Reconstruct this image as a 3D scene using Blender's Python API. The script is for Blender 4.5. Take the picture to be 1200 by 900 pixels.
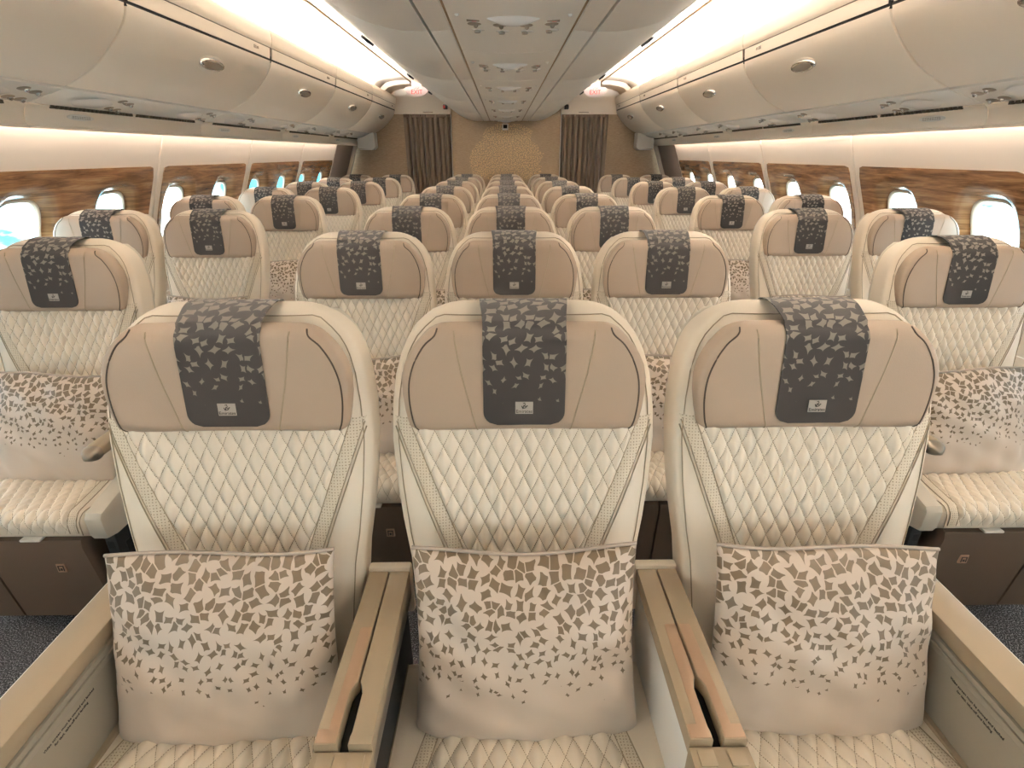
import bpy, bmesh, math, random
from mathutils import Vector
random.seed(7)
for o in list(bpy.data.objects): bpy.data.objects.remove(o)
SC = bpy.context.scene
COL = SC.collection
PI = math.pi

# ------------------------------------------------------------------ camera, world, exposure
cam_d = bpy.data.cameras.new('camera'); cam = bpy.data.objects.new('camera', cam_d); COL.objects.link(cam)
cam_d.sensor_fit = 'HORIZONTAL'; cam_d.sensor_width = 36.0; cam_d.lens = 630 / 1200 * 36.0
cam_d.clip_start = 0.02; cam_d.clip_end = 400
cam.location = (-0.0356, 0.0, 1.4525)
cam.rotation_euler = (PI / 2 - 0.404, 0, -0.0142)
SC.camera = cam
vs = SC.view_settings
vs.view_transform = 'Standard'; vs.look = 'None'; vs.gamma = 1.0; vs.use_curve_mapping = False
vs.exposure = 1.12
COVE = 270.0          # strength of the aisle cove light strips
WASH = 13.0           # strength of the strips that wash the side walls
SKY = 8.0
SC.cycles.max_bounces = 10; SC.cycles.diffuse_bounces = 7; SC.cycles.glossy_bounces = 4
SC.cycles.transparent_max_bounces = 12
SC.cycles.use_denoising = True
SC.cycles.sample_clamp_indirect = 6.0

world = bpy.data.worlds.new('world'); SC.world = world; world.use_nodes = True

class NT:
    def __init__(s, tree): s.t = tree; s.n = tree.nodes; s.l = tree.links
    def new(s, typ, **kw):
        nd = s.n.new(typ)
        for k, v in kw.items():
            if k.startswith('i_'):
                key = k[2:]; key = int(key) if key.isdigit() else key
                s.put(nd, key, v)
            else: setattr(nd, k, v)
        return nd
    def put(s, nd, key, v):
        sock = nd.inputs[key]
        if isinstance(v, bpy.types.NodeSocket): s.l.new(v, sock)
        elif isinstance(v, bpy.types.Node): s.l.new(v.outputs[0], sock)
        else: sock.default_value = v
    def math(s, op, a, b=None, c=None, clamp=False):
        nd = s.n.new('ShaderNodeMath'); nd.operation = op; nd.use_clamp = clamp
        for i, v in enumerate((a, b, c)):
            if v is not None: s.put(nd, i, v)
        return nd.outputs[0]
    def ramp(s, fac, stops):
        nd = s.n.new('ShaderNodeValToRGB'); s.put(nd, 0, fac)
        e = nd.color_ramp.elements
        while len(e) < len(stops): e.new(0.5)
        for el, (p, c) in zip(e, stops): el.position = p; el.color = c if len(c) == 4 else (*c, 1)
        return nd.outputs[0]
    def mix(s, fac, a, b):
        nd = s.n.new('ShaderNodeMix'); nd.data_type = 'RGBA'
        s.put(nd, 0, fac); s.put(nd, 6, a); s.put(nd, 7, b)
        return nd.outputs[2]

def lin(r, g, b):
    f = lambda v: (v / 255) / 12.92 if v / 255 <= .04045 else ((v / 255 + .055) / 1.055) ** 2.4
    return (f(r), f(g), f(b), 1)

w = NT(world.node_tree); w.n.clear()
tc = w.new('ShaderNodeTexCoord')
mp = w.new('ShaderNodeMapping', i_Vector=tc.outputs['Generated'], i_Scale=(2.2, 2.2, 5.0))
nz = w.new('ShaderNodeTexNoise', i_Vector=mp, i_Scale=1.5, i_Detail=6.0, i_Roughness=.55)
skyc = w.ramp(nz.outputs[0], [(.46, lin(42, 118, 138)), (.60, (1, 1, 1))])
bg = w.new('ShaderNodeBackground', i_Color=skyc, i_Strength=SKY)
out = w.new('ShaderNodeOutputWorld', i_Surface=bg)

# ------------------------------------------------------------------ materials
def mat(name, color, rough=.5, metal=0.0, emit=None, strength=0.0, bump=0.0, bscale=300.0, sheen=0.0, spec=None, var=0.0):
    m = bpy.data.materials.new(name); m.use_nodes = True
    t = NT(m.node_tree); p = t.n['Principled BSDF']
    p.inputs['Base Color'].default_value = color
    p.inputs['Roughness'].default_value = rough; p.inputs['Metallic'].default_value = metal
    if spec is not None: p.inputs['Specular IOR Level'].default_value = spec
    if sheen: p.inputs['Sheen Weight'].default_value = sheen
    if emit: p.inputs['Emission Color'].default_value = emit; p.inputs['Emission Strength'].default_value = strength
    if bump or var:
        c = t.new('ShaderNodeTexCoord')
        n = t.new('ShaderNodeTexNoise', i_Vector=c.outputs['Object'], i_Scale=bscale, i_Detail=3.0)
        if bump:
            b = t.new('ShaderNodeBump', i_Strength=bump, i_Distance=.002, i_Height=n.outputs[0]); t.l.new(b.outputs[0], p.inputs['Normal'])
        if var:
            n2 = t.new('ShaderNodeTexNoise', i_Vector=c.outputs['Object'], i_Scale=bscale * .7, i_Detail=2.0)
            d = tuple(v * (1 - var) for v in color[:3]) + (1,); u = tuple(min(1, v * (1 + var)) for v in color[:3]) + (1,)
            t.l.new(t.ramp(n2.outputs[0], [(.3, d), (.7, u)]), p.inputs['Base Color'])
    return m, t, p

CREAM = lin(230, 219, 203)
m_cream, _, _ = mat('cream_leather', CREAM, .42, bump=.12, bscale=420)
m_taupe, _, _ = mat('taupe_leather', lin(170, 151, 133), .5, bump=.12, bscale=420)
m_gusset, _, _ = mat('gusset_leather', lin(164, 141, 118), .5, bump=.1, bscale=420)
m_thread, _, _ = mat('seam_thread', lin(160, 146, 124), .7)
m_dark_thread, _, _ = mat('dark_seam', lin(74, 62, 52), .7)
m_shell, _, _ = mat('seat_shell', lin(206, 198, 184), .35)
m_brown, _, _ = mat('brown_leather', lin(84, 70, 58), .5, bump=.1, bscale=350)
m_tan, _, _ = mat('tan_armrest', lin(152, 136, 113), .42, bump=.05, bscale=900)
m_copper, _, _ = mat('copper_inlay', lin(170, 142, 118), .38, .25)
m_silver, _, _ = mat('satin_metal', lin(146, 136, 124), .35, .75)
m_chrome, _, _ = mat('chrome', lin(200, 198, 196), .12, 1.0)
m_white, _, _ = mat('white_plastic', lin(224, 221, 215), .4)
m_panelgrey, _, _ = mat('grey_side_panel', lin(146, 138, 124), .45)
m_dark, _, _ = mat('dark_metal', lin(38, 38, 40), .5, .3)
m_black, _, _ = mat('black_gap', lin(14, 13, 12), .7)
m_bin, _, _ = mat('bin_plastic', lin(238, 227, 212), .36, bump=.03, bscale=700)
m_ceil, _, _ = mat('ceiling_plastic', lin(238, 233, 225), .38, bump=.03, bscale=700)
m_cove, _, _ = mat('cove_panel', lin(228, 221, 211), .5)
m_rib, _, _ = mat('cove_rib', lin(176, 150, 118), .5)
m_peach, _, _ = mat('cove_trim', lin(236, 218, 198), .5)
m_wall, _, _ = mat('wall_panel', lin(226, 217, 206), .45, bump=.03, bscale=700)
m_mauve, _, _ = mat('mauve_panel', lin(142, 130, 124), .6)
m_ochre, _, _ = mat('ochre_gap', lin(150, 126, 90), .6)
m_seamgrey, _, _ = mat('seam_grey', lin(120, 112, 102), .7)
m_vent, _, _ = mat('vent_dark', lin(84, 76, 62), .7)
m_lens, _, _ = mat('lens_white', lin(240, 238, 236), .25)
m_recess, _, _ = mat('recess_taupe', lin(150, 138, 124), .5)
m_frame, _, _ = mat('window_frame', lin(214, 202, 186), .3)
m_curtain, _, _ = mat('curtain_cloth', lin(118, 102, 84), .75, sheen=.3, bump=.1, bscale=500)
m_band, _, _ = mat('curtain_band', lin(100, 84, 66), .8)
m_red, _, _ = mat('red_lamp', lin(200, 40, 30), .4)
m_redletter, _, _ = mat('exit_letters', lin(190, 16, 16), .5, emit=lin(220, 20, 20), strength=.12)
m_exit, _, _ = mat('exit_panel', lin(188, 172, 168), .5, emit=lin(255, 236, 232), strength=.04)
m_strip, _, _ = mat('cove_strip', (1, 1, 1, 1), .5, emit=lin(255, 249, 242), strength=COVE)
m_wash, _, _ = mat('wash_strip', (1, 1, 1, 1), .5, emit=lin(255, 240, 230), strength=WASH)
m_patch, _, _ = mat('label_patch', lin(164, 158, 150), .6)
m_ink, _, _ = mat('label_ink', lin(40, 36, 34), .7)
m_tag, _, _ = mat('leather_tag', lin(146, 118, 98), .5)

# carpet
m_carpet, t, p = mat('carpet', lin(52, 52, 54), .95)
c = t.new('ShaderNodeTexCoord')
v = t.new('ShaderNodeTexNoise', i_Vector=c.outputs['Object'], i_Scale=250.0, i_Detail=2.0)
t.l.new(t.ramp(v.outputs[0], [(.38, lin(22, 22, 24)), (.52, lin(54, 54, 57)), (.66, lin(150, 150, 154))]), p.inputs['Base Color'])
b = t.new('ShaderNodeBump', i_Strength=.6, i_Distance=.004, i_Height=v.outputs[0]); t.l.new(b.outputs[0], p.inputs['Normal'])

# wood veneer: grain runs along the cabin (object Y)
m_wood, t, p = mat('wood_veneer', lin(130, 88, 54), .26)
c = t.new('ShaderNodeTexCoord')
mp = t.new('ShaderNodeMapping', i_Vector=c.outputs['Object'], i_Scale=(1.0, 1.3, 15.0))
n1 = t.new('ShaderNodeTexNoise', i_Vector=mp, i_Scale=2.6, i_Detail=8.0, i_Roughness=.62, i_Distortion=.6)
mp2 = t.new('ShaderNodeMapping', i_Vector=c.outputs['Object'], i_Scale=(3.0, 6.0, 160.0))
n2 = t.new('ShaderNodeTexNoise', i_Vector=mp2, i_Scale=2.0, i_Detail=4.0)
f = t.math('ADD', t.math('MULTIPLY', n1.outputs[0], .75), t.math('MULTIPLY', n2.outputs[0], .25))
t.l.new(t.ramp(f, [(.34, lin(78, 50, 30)), (.46, lin(124, 87, 55)), (.56, lin(154, 114, 76)), (.68, lin(178, 140, 100))]), p.inputs['Base Color'])
p.inputs['Coat Weight'].default_value = .35; p.inputs['Coat Roughness'].default_value = .1

# quilted leather: UV is (diamond columns, diamond rows); stitched lines where a or b is whole
m_quilt, t, p = mat('quilted_leather', CREAM, .42, bump=.1, bscale=420)
uv = t.new('ShaderNodeUVMap'); sx = t.new('ShaderNodeSeparateXYZ', i_Vector=uv.outputs[0])
a = t.math('ADD', sx.outputs[0], sx.outputs[1]); bb = t.math('SUBTRACT', sx.outputs[0], sx.outputs[1])
def near_int(q): return t.math('PINGPONG', q, .5)
la = t.math('LESS_THAN', near_int(a), .022); lb = t.math('LESS_THAN', near_int(bb), .022)
dash_a = t.math('GREATER_THAN', t.math('FRACT', t.math('MULTIPLY', bb, 9.0)), .38)
dash_b = t.math('GREATER_THAN', t.math('FRACT', t.math('MULTIPLY', a, 9.0)), .38)
line = t.math('MAXIMUM', t.math('MULTIPLY', la, dash_a), t.math('MULTIPLY', lb, dash_b))
t.l.new(t.mix(line, CREAM, lin(140, 124, 100)), p.inputs['Base Color'])

# perforated leather: UV in metres
m_perf, t, p = mat('perforated_leather', CREAM, .5)
uv = t.new('ShaderNodeUVMap')
vo = t.new('ShaderNodeTexVoronoi', i_Vector=uv.outputs[0], i_Scale=170.0, i_Randomness=.15)
hole = t.math('LESS_THAN', vo.outputs['Distance'], .22)
t.l.new(t.mix(hole, lin(216, 205, 187), lin(160, 146, 124)), p.inputs['Base Color'])

# shard pattern (gaps between scattered discs); UV in metres, v = distance from the top hem
def shard_mat(name, base, shard, scale, v0, v1, R0, R1, rough, sheen, bump):
    """four-pointed concave shards, one per Voronoi cell, turned at random and shrinking with v"""
    m, t, p = mat(name, base, rough, sheen=sheen)
    uv = t.new('ShaderNodeUVMap'); sx = t.new('ShaderNodeSeparateXYZ', i_Vector=uv.outputs[0])
    vo = t.new('ShaderNodeTexVoronoi', i_Vector=uv.outputs[0], i_Scale=scale, i_Randomness=.8); vo.voronoi_dimensions = '2D'
    df = t.new('ShaderNodeVectorMath', operation='SUBTRACT'); t.put(df, 0, uv.outputs[0]); t.put(df, 1, vo.outputs['Position'])
    d = t.new('ShaderNodeSeparateXYZ', i_Vector=df); col = t.new('ShaderNodeSeparateColor', i_0=vo.outputs['Color'])
    an = t.math('MULTIPLY', col.outputs[0], 6.283); c_ = t.math('COSINE', an); s_ = t.math('SINE', an)
    rx = t.math('MULTIPLY', t.math('ADD', t.math('MULTIPLY', d.outputs[0], c_), t.math('MULTIPLY', d.outputs[1], s_)), scale)
    ry = t.math('MULTIPLY', t.math('SUBTRACT', t.math('MULTIPLY', d.outputs[1], c_), t.math('MULTIPLY', d.outputs[0], s_)), scale)
    st = t.math('ADD', t.math('MULTIPLY', col.outputs[1], .7), .65)
    ax = t.math('POWER', t.math('ABSOLUTE', t.math('MULTIPLY', t.math('ADD', rx, t.math('MULTIPLY', ry, .35)), st)), .62); ay = t.math('POWER', t.math('ABSOLUTE', t.math('DIVIDE', ry, st)), .62)
    f_ = t.math('POWER', t.math('ADD', ax, ay), 1 / .62)
    vj = t.math('ADD', sx.outputs[1], t.math('MULTIPLY', t.math('SUBTRACT', col.outputs[2], .5), .05))
    R = t.new('ShaderNodeMapRange', i_0=vj, i_1=v0, i_2=v1, i_3=R0, i_4=R1)
    R2 = t.math('MULTIPLY', R.outputs[0], t.math('ADD', .72, t.math('MULTIPLY', col.outputs[2], .5)))
    inside = t.math('LESS_THAN', f_, R2)
    ve = t.new('ShaderNodeTexVoronoi', i_Vector=uv.outputs[0], i_Scale=scale, i_Randomness=.8); ve.voronoi_dimensions = '2D'; ve.feature = 'DISTANCE_TO_EDGE'
    inside = t.math('MULTIPLY', inside, t.math('GREATER_THAN', ve.outputs['Distance'], .045))
    inside = t.math('MULTIPLY', inside, t.math('LESS_THAN', vj, v1 * .99))
    wv = t.new('ShaderNodeTexNoise', i_Vector=uv.outputs[0], i_Scale=900.0, i_Detail=1.0)
    t.l.new(t.mix(inside, base, shard), p.inputs['Base Color'])
    bp = t.new('ShaderNodeBump', i_Strength=bump, i_Distance=.001, i_Height=wv.outputs[0]); t.l.new(bp.outputs[0], p.inputs['Normal'])
    return m
m_pillow = shard_mat('pillow_satin', lin(198, 184, 171), lin(102, 85, 62), 47.0, 0.02, .24, .90, .26, .42, .25, .15)
m_cover = shard_mat('cover_cloth', lin(42, 38, 36), lin(124, 117, 108), 42.0, .11, .325, .76, .30, .8, .1, .35)

# bulkhead cloth with a golden stippled tree
m_bulk, t, p = mat('bulkhead_cloth', lin(176, 152, 124), .7)
c = t.new('ShaderNodeTexCoord'); sx = t.new('ShaderNodeSeparateXYZ', i_Vector=c.outputs['Object'])
mp = t.new('ShaderNodeMapping', i_Vector=c.outputs['Object'], i_Scale=(6.0, 1.0, 90.0))
wv = t.new('ShaderNodeTexNoise', i_Vector=mp, i_Scale=4.0, i_Detail=4.0)
basec = t.ramp(wv.outputs[0], [(.35, lin(160, 138, 112)), (.65, lin(188, 166, 138))])
cb = t.new('ShaderNodeCombineXYZ', i_0=sx.outputs[0], i_1=sx.outputs[2])
vo = t.new('ShaderNodeTexVoronoi', i_Vector=cb, i_Scale=50.0, i_Randomness=.8); vo.voronoi_dimensions = '2D'
ragged = t.new('ShaderNodeTexNoise', i_Vector=c.outputs['Object'], i_Scale=7.0, i_Detail=2.0)
dots = t.math('LESS_THAN', vo.outputs['Distance'], .33)
def blob(cx, cz, rx, rz):
    dx = t.math('DIVIDE', t.math('SUBTRACT', sx.outputs[0], cx), rx); dz = t.math('DIVIDE', t.math('SUBTRACT', sx.outputs[2], cz), rz)
    return t.math('LESS_THAN', t.math('ADD', t.math('MULTIPLY', dx, dx), t.math('MULTIPLY', dz, dz)), t.math('ADD', t.math('MULTIPLY', ragged.outputs[0], 1.1), .42))
mask = None
for q in [(0, 1.60, .34, .27), (-.2, 1.42, .33, .22), (.2, 1.42, .33, .22), (-.25, 1.27, .26, .16), (.25, 1.27, .26, .16), (.02, 1.3, .3, .3), (.12, 1.72, .24, .14), (-.14, 1.7, .2, .14)]:
    bq = blob(*q); mask = bq if mask is None else t.math('MAXIMUM', mask, bq)
t.l.new(t.mix(t.math('MULTIPLY', dots, mask), basec, lin(226, 196, 148)), p.inputs['Base Color'])

# window glass: clear sheet that lets light straight through
m_glass = bpy.data.materials.new('window_glass'); m_glass.use_nodes = True
t = NT(m_glass.node_tree); t.n.clear()
tr = t.new('ShaderNodeBsdfTransparent', i_Color=(.93, .97, .97, 1)); gl = t.new('ShaderNodeBsdfGlossy', i_Roughness=.03)
mx = t.new('ShaderNodeMixShader', i_0=.06, i_1=tr, i_2=gl); t.new('ShaderNodeOutputMaterial', i_Surface=mx)

# ------------------------------------------------------------------ mesh helpers
def mesh(name, verts, faces, m, uvs=None, smooth=True, sharp=None):
    me = bpy.data.meshes.new(name); me.from_pydata([tuple(v) for v in verts], [], faces); me.materials.append(m)
    if uvs:
        l = me.uv_layers.new(name='UVMap'); idx = [0] * len(me.loops); me.loops.foreach_get('vertex_index', idx)
        flat = []
        for i in idx: flat.extend(uvs[i])
        l.data.foreach_set('uv', flat)
    me.polygons.foreach_set('use_smooth', [smooth] * len(me.polygons))
    if sharp: me.set_sharp_from_angle(angle=math.radians(sharp))
    me.update(); return me

def bm_mesh(name, bm, m, smooth=True, sharp=35):
    me = bpy.data.meshes.new(name); bmesh.ops.recalc_face_normals(bm, faces=bm.faces[:]); bm.to_mesh(me); bm.free(); me.materials.append(m)
    me.polygons.foreach_set('use_smooth', [smooth] * len(me.polygons))
    if sharp: me.set_sharp_from_angle(angle=math.radians(sharp))
    return me

def add_box(bm, x0, x1, y0, y1, z0, z1, bev=0.0, seg=2):
    r = bmesh.ops.create_cube(bm, size=1.0)
    for vv in r['verts']:
        vv.co = Vector(((x0 + x1) / 2 + vv.co.x * (x1 - x0), (y0 + y1) / 2 + vv.co.y * (y1 - y0), (z0 + z1) / 2 + vv.co.z * (z1 - z0)))
    if bev:
        es = list({e for vv in r['verts'] for e in vv.link_edges})
        bmesh.ops.bevel(bm, geom=es, offset=bev, segments=seg, affect='EDGES', profile=.5)

def box(name, m, *a, bev=.003, seg=2):
    bm = bmesh.new(); add_box(bm, *a, bev=bev, seg=seg); return bm_mesh(name, bm, m)

def prism(name, m, outline, z0, z1, bev=0.0, axis='z'):
    """outline in a plane, extruded along axis from z0 to z1"""
    f3 = {'z': lambda a, b, c: (a, b, c), 'y': lambda a, b, c: (a, c, b), 'x': lambda a, b, c: (c, a, b)}[axis]
    bm = bmesh.new()
    lo = [bm.verts.new(f3(a, b, z0)) for a, b in outline]; hi = [bm.verts.new(f3(a, b, z1)) for a, b in outline]
    bm.faces.new(lo); top = bm.faces.new(hi)
    n = len(lo)
    for i in range(n): bm.faces.new((lo[i], lo[(i + 1) % n], hi[(i + 1) % n], hi[i]))
    bmesh.ops.recalc_face_normals(bm, faces=bm.faces[:])
    if bev: bmesh.ops.bevel(bm, geom=list(top.edges), offset=bev, segments=2, affect='EDGES', profile=.5)
    return bm_mesh(name, bm, m)

def tube_geo(pts, r, n=6, off=0):
    pts = [Vector(q) for q in pts]; V = []; F = []
    for i, q in enumerate(pts):
        d = (pts[min(i + 1, len(pts) - 1)] - pts[max(i - 1, 0)]).normalized()
        up = Vector((0, 0, 1)) if abs(d.z) < .9 else Vector((0, 1, 0))
        s = d.cross(up).normalized(); u = s.cross(d)
        for k in range(n):
            an = 2 * PI * k / n; V.append(q + s * (r * math.cos(an)) + u * (r * math.sin(an)))
    for i in range(len(pts) - 1):
        for k in range(n):
            a_ = off + i * n + k; b_ = off + i * n + (k + 1) % n; F.append((a_, b_, b_ + n, a_ + n))
    F.append(tuple(off + k for k in range(n))[::-1]); e = off + (len(pts) - 1) * n; F.append(tuple(e + k for k in range(n)))
    return V, F

def tubes(name, m, lines, r, n=6):
    V, F = [], []
    for L in lines:
        v_, f_ = tube_geo(L, r, n, len(V)); V += v_; F += f_
    return mesh(name, V, F, m)

def grid(nu, nv, fn, off=0):
    V = [fn(i / nu, j / nv) for j in range(nv + 1) for i in range(nu + 1)]
    F = [(off + j * (nu + 1) + i, off + j * (nu + 1) + i + 1, off + (j + 1) * (nu + 1) + i + 1, off + (j + 1) * (nu + 1) + i) for j in range(nv) for i in range(nu)]
    return V, F

def loft(name, m, rings, sharp=None, cap=True):
    n = len(rings[0]); V = [q for r in rings for q in r]; F = []
    for j in range(len(rings) - 1):
        for i in range(n):
            F.append((j * n + i, j * n + (i + 1) % n, (j + 1) * n + (i + 1) % n, (j + 1) * n + i))
    if cap: F.append(tuple(range(n))[::-1]); F.append(tuple((len(rings) - 1) * n + i for i in range(n)))
    bm = bmesh.new(); vs_ = [bm.verts.new(q) for q in V]
    for f_ in F: bm.faces.new([vs_[i] for i in f_])
    return bm_mesh(name, bm, m, sharp=sharp)

def mirrored(me, name=None):
    r = me.copy(); r.name = name or me.name
    for vv in r.vertices: vv.co.x = -vv.co.x
    r.flip_normals(); return r

def lerp_table(tab, x):
    if x <= tab[0][0]: return tab[0][1]
    for (a0, b0), (a1, b1) in zip(tab, tab[1:]):
        if x <= a1: return b0 + (b1 - b0) * (x - a0) / (a1 - a0)
    return tab[-1][1]

def smooth_pts(pts, n=5):
    out_ = []; P = [Vector((*q, 0)) for q in pts]
    for i in range(len(P) - 1):
        p0 = P[max(i - 1, 0)]; p1 = P[i]; p2 = P[i + 1]; p3 = P[min(i + 2, len(P) - 1)]
        for k in range(n):
            u = k / n
            q = .5 * ((2 * p1) + (p2 - p0) * u + (2 * p0 - 5 * p1 + 4 * p2 - p3) * u * u + (3 * p1 - p0 - 3 * p2 + p3) * u ** 3)
            out_.append((q.x, q.y))
    out_.append(tuple(pts[-1])); return out_

def sstep(a_, b_, x):
    u = max(0, min(1, (x - a_) / (b_ - a_))); return u * u * (3 - 2 * u)

# ------------------------------------------------------------------ object helpers
def obj(name, me, parent=None, loc=None, rot=None):
    o = bpy.data.objects.new(name, me); COL.objects.link(o)
    if parent: o.parent = parent
    if loc: o.location = loc
    if rot: o.rotation_euler = rot
    return o
def tag(o, label, cat, group=None):
    o['label'] = label; o['category'] = cat
    if group: o['group'] = group
    return o
def thing(name, label, cat, loc=(0, 0, 0), rz=0.0, group=None):
    o = bpy.data.objects.new(name, None); COL.objects.link(o); o.location = loc; o.rotation_euler = (0, 0, rz); o.empty_display_size = .1
    return tag(o, label, cat, group)
def struct(name, me, parent=None):
    o = obj(name, me, parent)
    o['kind'] = 'structure'
    return o
def text_mesh(name, body, size, m, extrude=.0004, align='CENTER'):
    cu = bpy.data.curves.new(name, 'FONT'); cu.body = body; cu.size = size; cu.extrude = extrude; cu.align_x = align; cu.align_y = 'CENTER'; cu.resolution_u = 2
    o = bpy.data.objects.new(name, cu); COL.objects.link(o)
    dg = bpy.context.evaluated_depsgraph_get(); me = bpy.data.meshes.new_from_object(o.evaluated_get(dg))
    bpy.data.objects.remove(o); bpy.data.curves.remove(cu)
    me.name = name; me.materials.clear(); me.materials.append(m); return me

ORD = ['front', 'second', 'third', 'fourth', 'fifth', 'sixth', 'seventh', 'eighth']
SIDES = ((-1, 'left'), (1, 'right'))
YB = 8.45            # bulkhead
Y0 = -2.4            # wall behind the camera

# ================================================================== STRUCTURE
WALL = [(-.02, 2.30), (.3, 2.40), (.6, 2.425), (.9, 2.395), (1.1, 2.335), (1.31, 2.25), (1.41, 2.215), (1.56, 2.158), (1.66, 2.10), (1.9, 1.88), (2.2, 1.74), (2.42, 1.5)]
def wallx(z): return lerp_table(WALL, z)

bm = bmesh.new(); add_box(bm, -2.6, 2.6, Y0, YB + .3, -.06, 0)
struct('floor', bm_mesh('floor', bm, m_carpet, sharp=30))

PANELS = [(-1.49, -.19), (-.19, 1.11), (1.11, 2.41), (2.41, 3.71), (3.71, 5.02), (5.02, 6.315), (6.315, 7.53)]
WZ0, WZ1 = .66, 1.37          # wood veneer height
def extr(s, prof, y0, y1, t=.02, e=.005):
    """panel swept along the cabin: prof is (x,z) on the visible side, t thickness away from it, rounded ends"""
    pts = [Vector((q[0], q[1])) for q in prof]; nrm = []
    for i in range(len(pts)):
        d = (pts[min(i + 1, len(pts) - 1)] - pts[max(i - 1, 0)]).normalized(); nrm.append(Vector((-d.y, d.x)))
    rings = []
    for y, k in ((y0, e), (y0 + e * .3, e * .3), (y0 + e, 0), (y1 - e, 0), (y1 - e * .3, e * .3), (y1, e)):
        fr = [pts[i] + nrm[i] * k for i in range(len(pts))]; bk = [pts[i] + nrm[i] * t for i in range(len(pts))][::-1]
        rings.append([(s * q.x, y, q.y) for q in fr + bk])
    return rings
def sweep(name, m, s, prof, y0, y1, t=.02, e=.005, sharp=40): return loft(name, m, extr(s, prof, y0, y1, t, e), sharp=sharp)

def wood_cell(s, y0, y1, yc, zc, corner, N=72):
    """veneer around one window: polar grid from a rectangle to a rounded opening, then the reveal"""
    z0, z1 = WZ0 - .012, WZ1 + .012; a_, b_, n = .148, .19, 3.4
    angs = [2 * PI * k / N for k in range(N)]
    for cy in (y0, y1):
        for cz in (z0, z1):
            an = math.atan2(cz - zc, cy - yc) % (2 * PI); k = min(range(len(angs)), key=lambda i: abs(angs[i] - an)); angs[k] = an
    angs.sort(); rings = []
    rr = .03
    def outer(an):
        c_, s_ = math.cos(an), math.sin(an); t_ = 1e9
        if abs(c_) > 1e-6: t_ = min(t_, ((y1 if c_ > 0 else y0) - yc) / c_)
        if abs(s_) > 1e-6: t_ = min(t_, ((z1 if s_ > 0 else z0) - zc) / s_)
        y, z = yc + t_ * c_, zc + t_ * s_
        cy = y1 if corner > 0 else y0; iy = cy - corner * rr
        for cz in (z0, z1):
            iz = cz - (rr if cz == z1 else -rr)
            if (y - iy) * corner > 0 and (z - iz) * (1 if cz == z1 else -1) > 0:
                d = Vector((y - iy, z - iz)).normalized() * rr; y, z = iy + d.x, iz + d.y
        return y, z
    def sup(an, A, B):
        c_, s_ = math.cos(an), math.sin(an); r_ = (abs(c_ / A) ** n + abs(s_ / B) ** n) ** (-1 / n); return yc + r_ * c_, zc + r_ * s_
    V, F = [], []
    def ring(f_):
        base = len(V)
        for an in angs:
            y, z, d = f_(an); V.append((s * (wallx(z) - .006 + d), y, z))
        rings.append(base)
    ring(lambda an: (*outer(an), .02)); ring(lambda an: (*outer(an), .001))
    for k in range(6):
        def fk(an, k=k):
            o_ = outer(an); q = sup(an, a_ + .05, b_ + .055); u = k / 5
            sh = .004 * (1 if k == 0 else 0)
            return o_[0] + (q[0] - o_[0]) * u, o_[1] + (q[1] - o_[1]) * u, -.0 if k else .0
        ring(fk)
    for w_, d in ((.046, .003), (.034, .008), (.026, .016), (.016, .034), (.008, .048), (0.0, .056)): ring(lambda an, w_=w_, d=d: (*sup(an, a_ + w_, b_ + w_ * 1.1), d))
    M = len(angs)
    for r0, r1 in zip(rings, rings[1:]):
        for i in range(M): F.append((r0 + i, r0 + (i + 1) % M, r1 + (i + 1) % M, r1 + i))
    V2, F2 = [], []; rg = []
    for w_, d in ((.004, .054), (-.004, .050), (-.010, .056), (-.012, .066)):
        rg.append(len(V2))
        for an in angs:
            y, z = sup(an, a_ + w_, b_ + w_); V2.append((s * (wallx(z) - .006 + d), y, z))
    for r0, r1 in zip(rg, rg[1:]):
        for i in range(M): F2.append((r0 + i, r0 + (i + 1) % M, r1 + (i + 1) % M, r1 + i))
    V3 = [(s * (wallx(z) + .058), y, z) for y, z in (sup(an, a_ - .006, b_ - .006) for an in angs)]
    return V, F, (V2, F2), (V3, [tuple(range(M))])

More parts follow.
